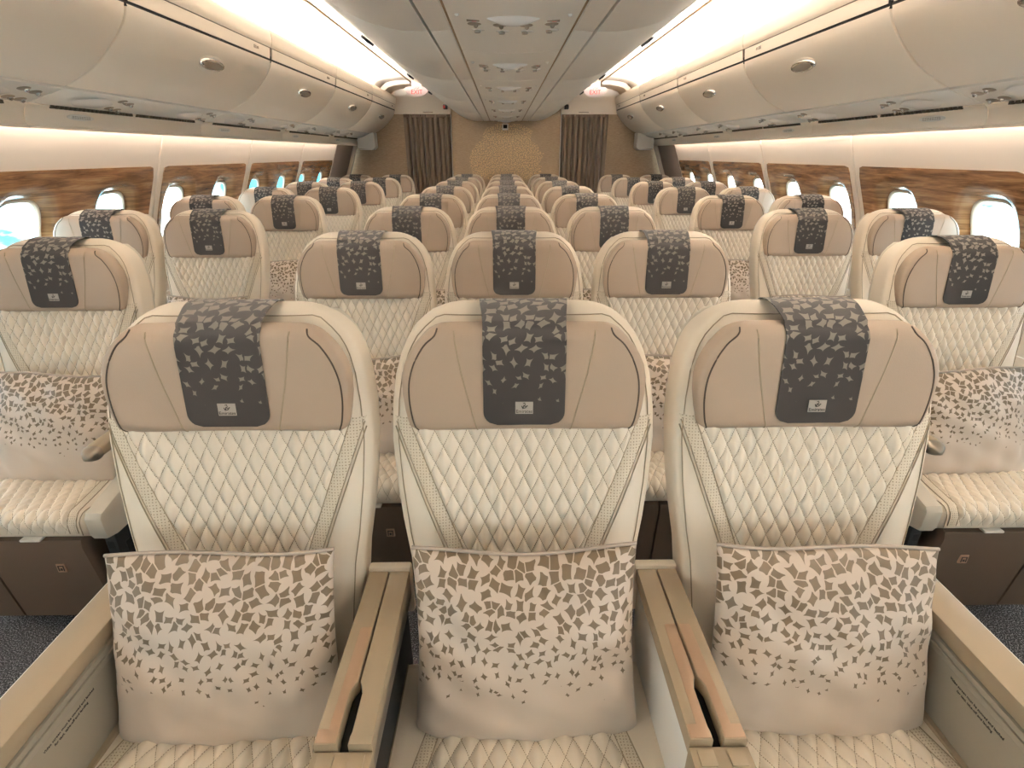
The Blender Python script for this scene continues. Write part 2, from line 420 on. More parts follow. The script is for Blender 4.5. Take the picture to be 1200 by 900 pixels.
wn = 0
for s, side in SIDES:
    # lower liner is the wall itself; panels, veneer and seam strips are its parts
    zs = [-.02, .1, .3, .42, .5, .56]
    root = struct('wall_' + side, sweep('wall_lower', m_wall, s, [(wallx(z), z) for z in zs][::-1], Y0, YB, .03, .0))
    zup = [1.56, 1.66, 1.75, 1.9, 2.05, 2.2, 2.42]
    struct('upper_liner', sweep('upper_liner', m_wall, s, [(wallx(z) + .012, z) for z in [.6, .56, .5]], Y0, YB, .01, 0), root)
    for (pa, pb) in PANELS:
        g = .005; y0, y1 = pa + g, pb - g
        ys = [y0, y0 + .004, y0 + .055, y1 - .055, y1 - .004, y1]
        zz = [.57, .62, WZ0] + [WZ0 + (WZ1 - WZ0) * k / 12 for k in range(1, 13)] + [1.41, 1.46, 1.51, 1.56, 1.61, 1.66]
        V, F = [], []
        for z in zz:
            for i, y in enumerate(ys): V.append((s * (wallx(z) + (.012 if i in (0, 5) else 0)), y, z))
        for j in range(len(zz) - 1):
            for i in range(5):
                if WZ0 - 1e-6 <= zz[j] < WZ1 - 1e-6 and i == 2: continue
                q = (j * 6 + i, j * 6 + i + 1, j * 6 + 7 + i, j * 6 + 6 + i); F.append(q if s < 0 else q[::-1])
        pn = obj('wall_panel', mesh('wall_panel', V, F, m_wall, smooth=True, sharp=40), root)
        ym = (pa + pb) / 2 - .04
        WV, WF = [], []
        for (ca, cbb, yc, cor) in ((y0 + .05, ym, ym - .325, -1), (ym, y1 - .05, ym + .325, 1)):
            V1, F1, fr, pane = wood_cell(s, ca, cbb, yc, 1.06, cor)
            off = len(WV); WV += V1; WF += [tuple(i + off for i in f_) for f_ in F1]
            wn += 1
            wr = struct('window_%d' % wn, mesh('window_frame', *fr, m_frame))
            obj('window_pane', mesh('window_pane', *pane, m_glass, smooth=False), wr)
        obj('wood_veneer', mesh('wood_veneer', WV, WF, m_wood, sharp=50), pn)
        zl = [.57, .7, .9, 1.0, 1.1, 1.2, 1.31, 1.41, 1.5, 1.6]
        obj('seam_strip', mesh('seam_strip', *(lambda V, F: (V, F))(*grid(1, 9, lambda u, v_: (s * (wallx(zl[round(v_ * 9)]) + .014), pb - .02 + .04 * u, zl[round(v_ * 9)]))), m_seamgrey), root)
    zl = [.57, .7, .9, 1.0, 1.1, 1.2, 1.31, 1.41, 1.5, 1.56, 1.62]
    obj('mauve_panel', sweep('mauve_panel', m_mauve, s, [(wallx(z) - .004, z) for z in zl][::-1], 7.535, 8.33, .02, .004), root)
    obj('end_rib', sweep('end_rib', m_frame, s, [(wallx(z) - .05, z) for z in zl][::-1], 8.33, 8.40, .06, .006), root)
    # fuselage liner behind valence, bins and coves so that no light leaks
    struct('trim_%d' % (1 if s < 0 else 2), sweep('outer_liner', m_wall, s, [(2.20, 1.56), (2.17, 1.66), (2.1, 1.8), (1.95, 2.1), (1.80, 2.32), (1.6, 2.46)][::-1], Y0, YB, .03, 0))
    # cove arch panels over the aisle
    arch = smooth_pts([(1.735, 2.06), (1.715, 2.15), (1.665, 2.245), (1.585, 2.302), (1.48, 2.325), (1.36, 2.334), (1.258, 2.335)][::-1], 4)
    ar = struct('ceiling_' + side, sweep('cove_back', m_cove, s, [(q[0] + .004, q[1] + .012) for q in arch], Y0, YB, .02, 0))
    bys = [Y0, -.32, 1.14, 2.60, 4.06, 5.52, 6.98, 8.40]
    for ya, yb in zip(bys, bys[1:]):
        obj('cove_panel', sweep('cove_panel', m_cove, s, arch, ya + .004, yb - .004, .006, .004), ar)
        obj('cove_rib', sweep('cove_rib', m_rib, s, [(q[0] - .002, q[1] - .008) for q in arch], yb - .007, yb + .007, .006, .002), ar)
    inner = [(1.255, 2.29), (1.36, 2.288), (1.46, 2.274), (1.54, 2.25), (1.585, 2.215), (1.60, 2.18)]
    struct('trim_%d' % (13 if s < 0 else 14), sweep('cove_end', m_peach, s, inner, 7.98, YB - .03, .06, .008))
    # trim between centre bins and the cove
    struct('trim_%d' % (3 if s < 0 else 4), sweep('cove_trim', m_peach, s, [(1.0, 2.27), (1.06, 2.268), (1.10, 2.285), (1.16, 2.300), (1.20, 2.318), (1.243, 2.326), (1.247, 2.345)], Y0, YB, .02, 0, sharp=60))
    obj('cove_edge_line', box('cove_edge_line', m_rib, *sorted((s * 1.247, s * 1.262)), Y0, YB - .05, 2.318, 2.33, bev=.002), ar)
    # light strip hidden behind the side bins, and the wash strip behind the valence
    st = obj('cove_light', box('cove_light', m_strip, *sorted((s * 1.622, s * 1.648)), -1.7, 7.5, 2.196, 2.206, bev=0))
    tag(st, '%s warm cove light strip hidden above the overhead bins' % side, 'light')
    st = obj('wash_light', box('wash_light', m_wash, *sorted((s * 2.098, s * 2.118)), -1.7, 7.45, 1.612, 1.620, bev=0))
    tag(st, '%s warm light strip tucked behind the valence above the windows' % side, 'light')

# roof over the centre bins, wall behind the camera
bm = bmesh.new(); add_box(bm, -1.8, 1.8, Y0, YB + .3, 2.47, 2.5); struct('ceiling', bm_mesh('ceiling', bm, m_ceil))
m_bounce, _, _ = mat('bounce_sheet', lin(150, 140, 126), .4)
bm = bmesh.new(); add_box(bm, -2.3, 2.3, Y0, -.2, 0, .006); struct('floor_bounce', bm_mesh('floor_bounce', bm, m_bounce))  # unseen floor sheet added behind the camera to bounce light into the cabin
bm = bmesh.new(); add_box(bm, -2.6, 2.6, Y0 - .05, Y0, 0, 2.5); struct('wall_front', bm_mesh('wall_front', bm, m_wall))

# bulkhead at the end of the cabin
bm = bmesh.new(); add_box(bm, -2.6, 2.6, YB + .25, YB + .3, 0, 2.5); bk = struct('wall_back', bm_mesh('wall_back', bm, m_black))  # backing painted black so gaps around the curtains read as dark
o = obj('bulkhead_panel', box('bulkhead_panel', m_bulk, -.775, .775, YB, YB + .05, 0, 2.3, bev=.002), bk)
for s, side in SIDES:
    zz = [0, .3, .6, .9, 1.1, 1.31, 1.41, 1.56, 1.7, 1.9, 2.1]
    outl = [(s * 1.437, 2.1), (s * 1.437, 0)] + [(s * (wallx(z) + .03), z) for z in zz]
    obj('bulkhead_side', prism('bulkhead_side', m_bulk, outl, YB - .02, YB + .03, axis='y'), bk)
    hd = [(s * .775, 1.967), (s * 1.56, 1.967), (s * 1.62, 2.05), (s * 1.62, 2.46), (s * .775, 2.46)]
    obj('curtain_header', prism('curtain_header', m_bin, hd, YB - .04, YB + .05, axis='y'), bk)
    obj('edge_strip', box('edge_strip', m_white, *sorted((s * .772, s * .786)), YB - .012, YB + .05, 0, 1.967, bev=.002), bk)
    obj('header_latch', box('header_latch', m_recess, *sorted((s * 1.02, s * 1.16)), YB - .045, YB - .03, 1.985, 1.997, bev=.002), bk)
    # curtain
    ct = thing('aisle_curtain', 'brown pleated curtain closing the %s aisle at the bulkhead' % side, 'curtain', (s * 1.1, YB - .03, 0), group='curtains at the bulkhead')
    prof = []
    n = 150
    def cur(u, v_, s=s):
        z = 1.93 * (1 - v_) + .03; g_ = (1 - v_)
        x0, x1 = .785 + .012 * (1 - g_), 1.432 - .05 * (1 - g_) * .6
        ph = u * 9 * 2 * PI + .8 * math.sin(u * 9) ; amp = .044 * (.75 + .35 * math.sin(u * 23 + 1)) * (.45 + .55 * min(1, v_ * 8))
        return (s * (x0 + (x1 - x0) * u + .012 * math.sin(ph * 1.0 + 1.2) * (.5 + .5 * v_)) - s * 1.1, amp * math.sin(ph) - .02, z)
    V, F = grid(n, 24, cur)
    me = mesh('curtain_cloth', V, F, m_curtain)
    cc = obj('cloth', me, ct); cc.modifiers.new('solid', 'SOLIDIFY').thickness = .003
    obj('heading_band', box('heading_band', m_band, *sorted((s * -.315, s * .335)), -.03, -.022, 1.925, 1.965, bev=.002), ct)
    obj('curtain_rail', box('curtain_rail', m_seamgrey, *sorted((s * -.315, s * .335)), -.02, .01, 1.955, 1.967, bev=.002), ct)
    obj('snap', box('snap', m_silver, *sorted((s * -.25, s * -.232)), -.054, -.046, 1.56, 1.575, bev=.002), ct)

# ================================================================== CENTRE OVERHEAD BINS
underB = smooth_pts([(.321, 1.880), (.40, 1.881), (.46, 1.888), (.553, 1.911), (.66, 1.963), (.776, 2.043), (.90, 2.135), (1.0, 2.205), (1.05, 2.242), (1.056, 2.262), (1.03, 2.275)], 3)
underA = [(.236, 1.885), (.275, 1.882), (.310, 1.880)]
cy = [-.51, .95, 2.41, 3.87, 5.33, 6.80, 8.44]
HAND_Y = [0.2, 1.6, 2.9, 4.6, 6.55, 8.15]
def handle_geo(L=.062, H=.022, D=.012, N=24):
    out_ = []
    for k in range(N):
        an = 2 * PI * k / N; out_.append((L * math.copysign(abs(math.cos(an)) ** .9, math.cos(an)), H * math.sin(an)))
    return out_
hand_o = handle_geo()
for i, (ya, yb) in enumerate(zip(cy, cy[1:])):
    nm = ['nearest', 'second', 'third', 'fourth', 'fifth', 'farthest'][i]
    ct = thing('centre_bin', 'long white overhead bin section above the centre seats, %s from the camera' % nm, 'overhead bin', (0, (ya + yb) / 2, 1.88), group='overhead bins above the centre seats')
    h = (yb - ya) / 2; dz = lambda pr: [(q[0], q[1] - 1.88) for q in pr]
    for s in (-1, 1):
        obj('side_door', sweep('side_door', m_ceil, s, dz(underB), -h + .003, h - .003, .018, .006), ct)
        obj('underside_panel', sweep('underside_panel', m_ceil, s, dz(underA), -h + .003, h - .003, .012, .005), ct)
        hy = HAND_Y[i] - (ya + yb) / 2
        hd = obj('handle', prism('handle', m_dark, handle_geo(.14, .036), -.006, .014, bev=.005), ct)
        hd.rotation_euler = (0, s * -.62 + (0), PI / 2); hd.location = (s * 1.022, hy, .335)
        hd.rotation_euler = (0.0, 0.0, 0.0)
        from mathutils import Matrix
        nrm = Vector((s * .57, 0, -.82)); ax = Vector((0, 1, 0)); tr_ = nrm.cross(ax).normalized()
        hd.rotation_euler = Matrix((ax, tr_, ax.cross(tr_))).transposed().to_euler()
        g_ = obj('grip_recess', prism('grip_recess', m_dark, handle_geo(.05, .012), .012, .016), hd)
    obj('core', prism('core', m_seamgrey, [(-1.03, .395), (-.78, .18), (-.5, .035), (-.3, .018), (.3, .018), (.5, .035), (.78, .18), (1.03, .395), (1.03, .42), (-1.03, .42)], -h, h, axis='y'), ct)
for s in (-1, 1):
    struct('trim_%d' % (15 if s < 0 else 16), sweep('centre_bin_run', m_ceil, s, underB, Y0, -.513, .018, .006))
struct('trim_17', box('channel_run', m_ceil, -.315, .315, Y0, -.513, 1.886, 1.9, bev=.002))
# channel with passenger service panels
for i in range(8):
    y = 1.14 + 1.02 * i; nm = ORD[i]
    pt = thing('service_panel', 'ceiling service panel with four reading lights, %s of the row down the centre' % nm, 'service panel', (0, y, 1.875), group='service panels over the centre seats')
    if i == 7: continue_y = YB - y - .002
    yl, yr = -.34, (.676 if i < 7 else YB - y - .004)
    crown = lambda x: .012 * (x / .222) ** 2
    V, F = grid(12, 1, lambda u, v_: ((u - .5) * .444, yl + .001 + (yr - yl - .002) * v_, crown((u - .5) * .444)))
    me = mesh('panel', V, F, m_ceil, smooth=False); pp = obj('panel', me, pt); sm = pp.modifiers.new('solid', 'SOLIDIFY'); sm.thickness = .004; sm.offset = -1 if False else 1
    V, F = grid(24, 6, lambda u, v_: ((u - .5) * .18, (v_ - .5) * .076 * max(.02, (1 - (2 * u - 1) ** 2)), -.001 - .022 * math.cos((v_ - .5) * PI) ** .6 * (1 - (2 * u - 1) ** 2) if 0 < v_ < 1 else 0.001))
    obj('lamp_lens', mesh('lamp_lens', V, F, m_lens), pt)
    for k, x in enumerate((-.137, -.046, .046, .137)):
        zc = crown(x)
        bm = bmesh.new(); bmesh.ops.create_uvsphere(bm, u_segments=16, v_segments=8, radius=1.0)
        for vv in bm.verts: vv.co = Vector((vv.co.x * .026, vv.co.y * .026, vv.co.z * .004))
        rl = obj('reading_light', bm_mesh('reading_light', bm, m_recess), pt, (x, .105, zc))
        bm = bmesh.new(); bmesh.ops.create_uvsphere(bm, u_segments=10, v_segments=6, radius=.009)
        obj('bulb', bm_mesh('bulb', bm, m_silver), rl, (.004, .004, -.004))
        bm = bmesh.new(); bmesh.ops.create_uvsphere(bm, u_segments=16, v_segments=8, radius=1.0)
        for vv in bm.verts: vv.co = Vector((vv.co.x * .027, vv.co.y * .016, vv.co.z * .004))
        az = obj('air_outlet', bm_mesh('air_outlet', bm, m_lens), pt, (x + .01, .205, zc))
        bm = bmesh.new(); bmesh.ops.create_cone(bm, cap_ends=True, segments=14, radius1=.011, radius2=.013, depth=.008)
        obj('nozzle', bm_mesh('nozzle', bm, m_silver), az, (-.004 if k < 2 else -.01, 0, -.006))
    for x in (-.14, .14):
        sg = obj('seat_belt_sign', box('seat_belt_sign', m_recess, x - .022, x + .022, .045, .06, crown(x) - .003, crown(x) + .004, bev=.001), pt)
        obj('red_symbol', box('red_symbol', m_red, x - .004, x + .012, .050, .056, crown(x) - .0036, crown(x) - .002, bev=0), sg)
    for x in (-.19, .19):
        bm = bmesh.new(); bmesh.ops.create_uvsphere(bm, u_segments=10, v_segments=6, radius=.008); obj('knob', bm_mesh('knob', bm, m_lens), pt, (x, -.02, crown(x)))
for s in (-1, 1):
    struct('trim_%d' % (5 if s < 0 else 6), box('channel_edge', m_ochre, *sorted((s * .2225, s * .2305)), Y0, YB, 1.888, 1.895, bev=0))
    struct('trim_%d' % (7 if s < 0 else 8), box('channel_rail', m_white, *sorted((s * .2310, s * .2355)), Y0, YB, 1.884, 1.893, bev=.001))

# ================================================================== SIDE OVERHEAD BINS, SERVICE PANELS, VALENCE
doorp = smooth_pts([(1.545, 2.008), (1.556, 1.972), (1.584, 1.928), (1.64, 1.866), (1.725, 1.793), (1.80, 1.749), (1.872, 1.715)], 4)
fascia = smooth_pts([(1.612, 2.12), (1.606, 2.18), (1.585, 2.197), (1.545, 2.196), (1.520, 2.165), (1.521, 2.11), (1.531, 2.082)], 4)
fascia2 = [(1.533, 2.078), (1.541, 2.020)]
binname = ['nearest', 'second', 'third', 'fourth', 'farthest']
for s, side in SIDES:
    for i, (ya, yb) in enumerate(zip(bys[2:], bys[3:])):
        L = yb - ya; yc = (ya + yb) / 2
        bt = thing('overhead_bin', 'cream overhead bin with curved door along the %s wall, %s of five' % (side, binname[i]), 'overhead bin', (s * 1.7, yc, 1.7), group='overhead bins along the side walls')
        loc = lambda pr: [(q[0] - 1.7, q[1] - 1.7) for q in pr]
        h = L / 2
        obj('door', sweep('door', m_bin, s, loc(doorp), -h + .005, h - .005, .02, .009), bt)
        obj('upper_fascia', sweep('upper_fascia', m_bin, s, loc(fascia), -h + .002, h - .002, .012, .004), bt)
        obj('label_rail', sweep('label_rail', m_bin, s, loc(fascia2), -h + .02, h - .02, .006, .002), bt)
        core = [(-.145, .345), (-.125, .27), (-.04, .185), (.04, .11), (.11, .065), (.172, .03), (.30, .06), (.24, .40), (-.10, .40), (-.16, .40), (-.16, .39)]
        obj('bin_body', prism('bin_body', m_seamgrey, [(s * q[0], q[1]) for q in core], -h + .001, h - .001, axis='y'), bt)
        obj('gap_shadow_strip', box('gap_shadow_strip', m_black, *sorted((s * -.152, s * -.13)), -h + .003, h - .003, .300, .338, bev=0), bt)
        for lx in (-.02, .02):
            pass
        obj('row_label', box('row_label', m_recess, *sorted((s * -.166, s * -.1625)), h - .26, h - .225, .345, .362, bev=0), bt)
        obj('row_label', box('row_label', m_recess, *sorted((s * -.166, s * -.1625)), h - .215, h - .195, .347, .360, bev=0), bt)
        # handle on the door
        hq = (1.612, 1.897); nrm = Vector((-s * .73, 0, -.68)).normalized(); ax = Vector((0, 1, 0)); tr_ = nrm.cross(ax).normalized()
        R = Matrix((ax, tr_, nrm)).transposed().to_euler()
        rc = obj('handle_recess', prism('handle_recess', m_bin, handle_geo(.125, .048), -.002, .003, bev=.001), bt, (s * (hq[0] - 1.7), .03, hq[1] - 1.7), R)
        hd = obj('handle', prism('handle', m_chrome, handle_geo(.122, .034), .0, .018, bev=.008), bt, (s * (hq[0] - 1.7 - .004), .03, hq[1] - 1.7 + .004), R)
        obj('handle_plate', prism('handle_plate', m_recess, handle_geo(.098, .022), .012, .0195, bev=.001), hd)
    # service panels, one per bin section
    for i, (ya, yb) in enumerate(zip(bys[2:], bys[3:])):
        yc = (ya + yb) / 2; h = (yb - ya) / 2
        if i == 4: h2 = h - .02
        sp = thing('side_service_panel', 'white service panel with nozzles and vent under the %s bins, %s of five' % (side, binname[i]), 'service panel', (s * 1.98, yc, 1.68), group='service panels under the side bins')
        pr = [(-.098, .027), (0, -.002), (.072, -.026)]
        obj('panel', sweep('panel', m_white, s, pr, -h + .003, h - .003, .012, .003), sp)
        val = smooth_pts([(.076, -.030), (.096, -.046), (.107, -.08), (.106, -.106), (.098, -.112)], 4)
        obj('valence', sweep('valence', m_bin, s, val, -h + .0012, h - .0012, .012, .003), sp)
        slope = math.atan2(-.061, .2)
        for j, yo in enumerate((-.46, .40)):
            zf = lambda x: .027 - .061 * (x + .098) / .2
            # oval lamp cover
            V, F = grid(16, 6, lambda u, v_: (s * ((v_ - .5) * .12 * max(.03, 1 - (2 * u - 1) ** 2) + .0), yo + .02 + (u - .5) * .28, 0))
            V = [(q[0], q[1], zf(s * q[0]) - .001 - .012 * max(0, 1 - ((q[1] - yo - .02) / .14) ** 2) * max(0, 1 - (q[0] / .062) ** 2)) for q in V]
            obj('lamp_cover', mesh('lamp_cover', V, F, m_lens), sp)
            for k, (dx, dy) in enumerate(((-.05, .17), (.04, .19), (-.03, .25), (.05, .26))):
                bm = bmesh.new(); bmesh.ops.create_uvsphere(bm, u_segments=14, v_segments=6, radius=1.0)
                for vv in bm.verts: vv.co = Vector((vv.co.x * .02, vv.co.y * .03, vv.co.z * .004))
                dish = obj('dish', bm_mesh('dish', bm, m_recess), sp, (s * dx, yo + dy, zf(dx)), (0, s * -slope, 0))
                bm = bmesh.new(); bmesh.ops.create_uvsphere(bm, u_segments=10, v_segments=6, radius=.011)
                obj('nozzle', bm_mesh('nozzle', bm, m_chrome), dish, (0, .008, -.004))
        if i in (0, 1):
            pass
        # vent slots along the valence joint
        bm = bmesh.new()
        for rng in ((-h + .12, -.03), (.0, h - .12)):
            nsl = 20
            for k in range(nsl):
                yy = rng[0] + (rng[1] - rng[0]) * k / nsl
                add_box(bm, *sorted((s * .068, s * .082)), yy, yy + (rng[1] - rng[0]) / nsl * .55, -.0395, -.026)
        vg = obj('vent_slots', bm_mesh('vent_slots', bm, m_vent), sp); vg['kind'] = 'stuff'
        nv_ = Vector((-s * .93, 0, -.37)).normalized(); av_ = Vector((0, 1, 0)); Rg = Matrix((av_, nv_.cross(av_).normalized(), nv_)).transposed().to_euler()
        spk = obj('speaker_grille', prism('speaker_grille', m_white, handle_geo(.09, .014), -.003, .003, bev=.001), sp, (s * .103, -h + .33, -.066), Rg)
        bm = bmesh.new()
        for k in range(14):
            for q in (-.005, .0, .005): add_box(bm, -.06 + k * .009, -.056 + k * .009, q - .0012, q + .0012, .0025, .0036)
            for q in (-.005, .0, .005): add_box(bm, -.06 + k * .009, -.056 + k * .009, q - .0012, q + .0012, -.0036, -.0025)
        gh = obj('grille_holes', bm_mesh('grille_holes', bm, m_vent), spk); gh['kind'] = 'stuff'
    # bins run on unseen behind the camera, added to screen off cove light
    struct('trim_%d' % (9 if s < 0 else 10), sweep('bin_run', m_bin, s, (fascia + [(1.533, 2.074)] + doorp), Y0, 1.136, .02, .006))
    struct('trim_%d' % (11 if s < 0 else 12), sweep('valence_run', m_bin, s, [(1.882, 1.707), (1.98, 1.678), (2.052, 1.654), (2.076, 1.634), (2.087, 1.60), (2.086, 1.574)], Y0, 1.136, .012, .005))
    # monitor housing under the last bin
    mt = thing('monitor_housing', 'white box hanging under the last %s overhead bin by the bulkhead' % side, 'box', (s * 1.95, 8.27, 1.6), group='white boxes under the last bins')
    obj('housing', prism('housing', m_white, [(-.12, .125), (-.10, -.075), (.10, -.09), (.13, -.06), (.13, .125)] if s < 0 else [(-.13, .125), (-.13, -.06), (-.10, -.09), (.10, -.075), (.12, .125)], -.1, .1, axis='y'), mt)
    obj('bottom_plate', box('bottom_plate', m_lens, -.085, .085, -.085, .085, -.094, -.086, bev=.003), mt)
    # exit sign
    ex = thing('exit_sign', 'lit white half moon EXIT sign with red letters above the %s aisle' % side, 'sign', (s * 1.155, 7.9, 2.2), group='exit signs above the aisles')
    hm = [(.155 * math.cos(PI + PI * k / 20), .035 + .10 * math.sin(PI + PI * k / 20)) for k in range(21)] + [(.13, .05), (0, .058), (-.13, .05)]
    obj('sign_panel', prism('sign_panel', m_exit, hm, -.012, .012, bev=.003, axis='y'), ex)
    obj('bracket', box('bracket', m_peach, -.065, .065, -.01, .01, .04, .14, bev=.003), ex)
    obj('lettering', text_mesh('exit_text', 'EXIT', .072, m_redletter, .001), ex, (0, -.0135, -.01), (PI / 2, 0, 0))
    obj('script_lettering', tubes('script_lettering', m_redletter, [[(-.035, 0, .0), (-.02, 0, -.008), (-.005, 0, .0), (.008, 0, -.006), (.02, 0, .002), (.032, 0, .006)], [(-.01, 0, .012), (.0, 0, .014)], [(.02, 0, .014), (.026, 0, .014)]], .0022, 5), ex, (0, -.014, .033))
    # small lamp at the corner of the ceiling
    lp = thing('indicator_lamp', '%s small dark ceiling indicator lamp beside the curtain header' % side if s > 0 else 'small ceiling indicator lamp with red lens beside the left curtain header', 'lamp', (s * .84, 8.36, 2.045))
    obj('lamp_body', box('lamp_body', m_dark, -.028, .028, -.02, .03, -.02, .04, bev=.006), lp)
    obj('lamp_lens', box('lamp_lens', m_red if s < 0 else m_dark, -.03 if s < 0 else .002, -.002 if s < 0 else .03, -.028, -.018, -.012, .028, bev=.004), lp)

wc = thing('bulkhead_camera', 'small square camera with black glass on the bulkhead wall', 'camera', (-.012, YB, 1.81))
obj('housing', box('housing', m_white, -.043, .043, -.03, 0, -.043, .043, bev=.008), wc); obj('lens_window', box('lens_window', m_black, -.028, .028, -.034, -.02, -.022, .025, bev=.003), wc)

# ================================================================== SEAT MESHES (local: faces -y, origin on the floor)
WT = [(.40, .20), (.50, .213), (.62, .222), (.70, .229), (.76, .240), (.86, .252), (.95, .258), (1.02, .254), (1.07, .246), (1.11, .233), (1.14, .215), (1.163, .190), (1.178, .165), (1.186, .14), (1.19, .12)]
ZT, RZ = 1.19, .07
def WB(z): return lerp_table(WT, z)
def backsec(z):
    y = -.04 + .25 * (min(z, 1.13) - 1.0) + max(0, z - 1.13) * .1
    T = .105
    if z > ZT - RZ: u = (z - (ZT - RZ)) / RZ; T = .105 * max(.04, math.sqrt(max(0, 1 - u * u)))
    if z > ZT - RZ: yc = (-.04 + .25 * .12) + .0525 + .01 * u
    else: yc = y + .0525
    return yc, T
NB = 4.5
def bolster(x, z): return .016 * sstep(.10, .2, abs(x)) * (1 - sstep(1.02, 1.16, z))
def front(x, z):
    yc, T = backsec(z); W_ = WB(z); q = min(.999, abs(x) / W_)
    return yc - T / 2 * (1 - q ** NB) ** (1 / NB) - bolster(x, z)
def back_ring(z, n=72):
    yc, T = backsec(z); W_ = WB(z); R_ = []
    for k in range(n):
        an = 2 * PI * k / n; c_, s_ = math.cos(an), math.sin(an)
        x = W_ * math.copysign(abs(c_) ** (2 / NB), c_); dy = T / 2 * math.copysign(abs(s_) ** (2 / NB), s_)
        y = yc + dy - (bolster(x, z) if s_ < 0 else bolster(x, z) * (1 - 1) )
        R_.append((x, y, z))
    return R_
zl = [.42, .5, .6, .7, .78, .86, .94, 1.0, 1.06, 1.10] + [ZT - RZ + RZ * math.sin(PI / 2 * k / 9) for k in range(10)]
me_back = loft('backrest', m_cream, [back_ring(z) for z in zl])

DX, DZ = .0310, .064
def qhalf(z): return max(.10, .213 - .375 * (.97 - z))
def quilt_h(U, V_): return (abs(math.sin(PI * (U + V_))) * abs(math.sin(PI * (U - V_)))) ** .5
def make_quilt(nu=170, nv=130):
    V, UV = [], []
    z0, z1 = .47, .99
    for j in range(nv + 1):
        z = z0 + (z1 - z0) * j / nv; q = qhalf(z)
        for i in range(nu + 1):
            u = 2 * i / nu - 1; x = u * q; U_ = x / DX; V_ = (z - .5) * 1.03 / DZ
            ed = min(1, (1 - abs(u)) * q / .008)
            h_ = .0015 + .0105 * quilt_h(U_, V_) * ed
            V.append((x, front(x, z) - h_, z)); UV.append((U_, V_))
    _, F = grid(nu, nv, lambda a_, b_: 0)
    return mesh('quilted_panel', V, F, m_quilt, UV)
me_quilt = make_quilt()
def make_strip(sgn):
    V, UV = [], []
    nu, nv = 4, 40
    for j in range(nv + 1):
        z = .47 + .52 * j / nv; q = qhalf(z)
        for i in range(nu + 1):
            x = q + .001 + .026 * i / nu; h_ = .0015 + (.0015 if 0 < i < nu else 0); V.append((sgn * x, front(x, z) - h_, z)); UV.append((x, z))
    _, F = grid(nu, nv, lambda a_, b_: 0)
    if sgn < 0: F = [f_[::-1] for f_ in F]
    return mesh('perforated_strip', V, F, m_perf, UV)
me_strip = {s: make_strip(s) for s in (-1, 1)}
def line_at(fx, z0, z1, n=24): return [(fx(z0 + (z1 - z0) * k / n), front(fx(z0 + (z1 - z0) * k / n), z0 + (z1 - z0) * k / n) - .0016, z0 + (z1 - z0) * k / n) for k in range(n + 1)]
L = []
for s in (-1, 1):
    for d in (0.0, .0275): L.append(line_at(lambda z, s=s, d=d: s * (qhalf(z) + d), .47, .98))
    L.append(line_at(lambda z, s=s: s * (qhalf(z) + .034), .47, .97))
me_piping = tubes('piping', m_thread, L, .0013, 5)
def seam_path():
    zs_ = [.45 + (1.168 - .45) * k / 44 for k in range(45)]
    L_ = [(-(WB(z) - .016), front(WB(z) - .016, z) - .0014, z) for z in zs_]; R_ = [(-q[0], q[1], q[2]) for q in L_][::-1]
    T_ = [(x, front(x, 1.172) - .0012, 1.1725) for x in [-.15 + .3 * k / 12 for k in range(13)]]
    return L_ + T_ + R_
me_seam = tubes('edge_seam', m_thread, [seam_path()], .0012, 5)
me_rear = loft('rear_shell', m_shell, [[(x * (.97), y * .5 + yc_ + .035, z) for (x, y) in [(q[0], q[1] - backsec(z)[0]) for q in back_ring(z, 40)] for yc_ in [backsec(z)[0]]] for z in [.30, .36, .5, .7, .9, 1.0, 1.06, 1.10, 1.13, 1.15, 1.165]])

# headrest
HT = [(.964, .190), (.968, .205), (.978, .217), (1.0, .223), (1.05, .228), (1.08, .227), (1.105, .219), (1.13, .203), (1.148, .186), (1.158, .175), (1.166, .160), (1.170, .145)]
def headsec(z):
    yf = -.070 + .10 * (z - .98); T = .062
    lo, hi = .964, 1.170
    k = 1.0
    if z > hi - .03: u = (z - (hi - .03)) / .03; k = math.sqrt(max(.0016, 1 - u * u))
    if z < lo + .018: u = ((lo + .018) - z) / .018; k = math.sqrt(max(.0016, 1 - u * u))
    return yf + T / 2, T * k
def hfront(x, z):
    yc, T = headsec(z); W_ = lerp_table(HT, z); q = min(.9995, abs(x) / W_)
    return yc - T / 2 * (1 - q ** 5) ** .2 - .010 * (abs(x) / .22) ** 2
rings = []
for z in [.964, .9655, .968, .972, .978, .99, 1.01, 1.04, 1.07, 1.095, 1.115, 1.13, 1.142, 1.15, 1.157, 1.163, 1.1675, 1.170]:
    yc, T = headsec(z); W_ = lerp_table(HT, z); R_ = []
    for k in range(80):
        an = 2 * PI * k / 80; c_, s_ = math.cos(an), math.sin(an)
        x = W_ * math.copysign(abs(c_) ** .4, c_); y = yc + T / 2 * math.copysign(abs(s_) ** .4, s_) - .010 * (abs(x) / .22) ** 2
        R_.append((x, y, z))
    rings.append(R_)
me_head = loft('headrest', m_taupe, rings)
def hline(tab, n=26): 
    out_ = []
    for k in range(n + 1):
        z = tab[0][0] + (tab[-1][0] - tab[0][0]) * k / n; x = lerp_table(tab, z); out_.append((x, z))
    return out_
gus = smooth_pts([(.200, .970), (.208, .99), (.213, 1.03), (.211, 1.07), (.200, 1.105), (.182, 1.135), (.163, 1.152), (.158, 1.163)], 5)
me_gus = {s: tubes('end_seam', m_dark_thread, [[(s * x, hfront(x, z) - .0003, z) for x, z in gus]], .0016, 5) for s in (-1, 1)}
ins = smooth_pts([(.088, .968), (.092, .985), (.103, 1.03), (.115, 1.08), (.124, 1.13), (.128, 1.160)], 5)
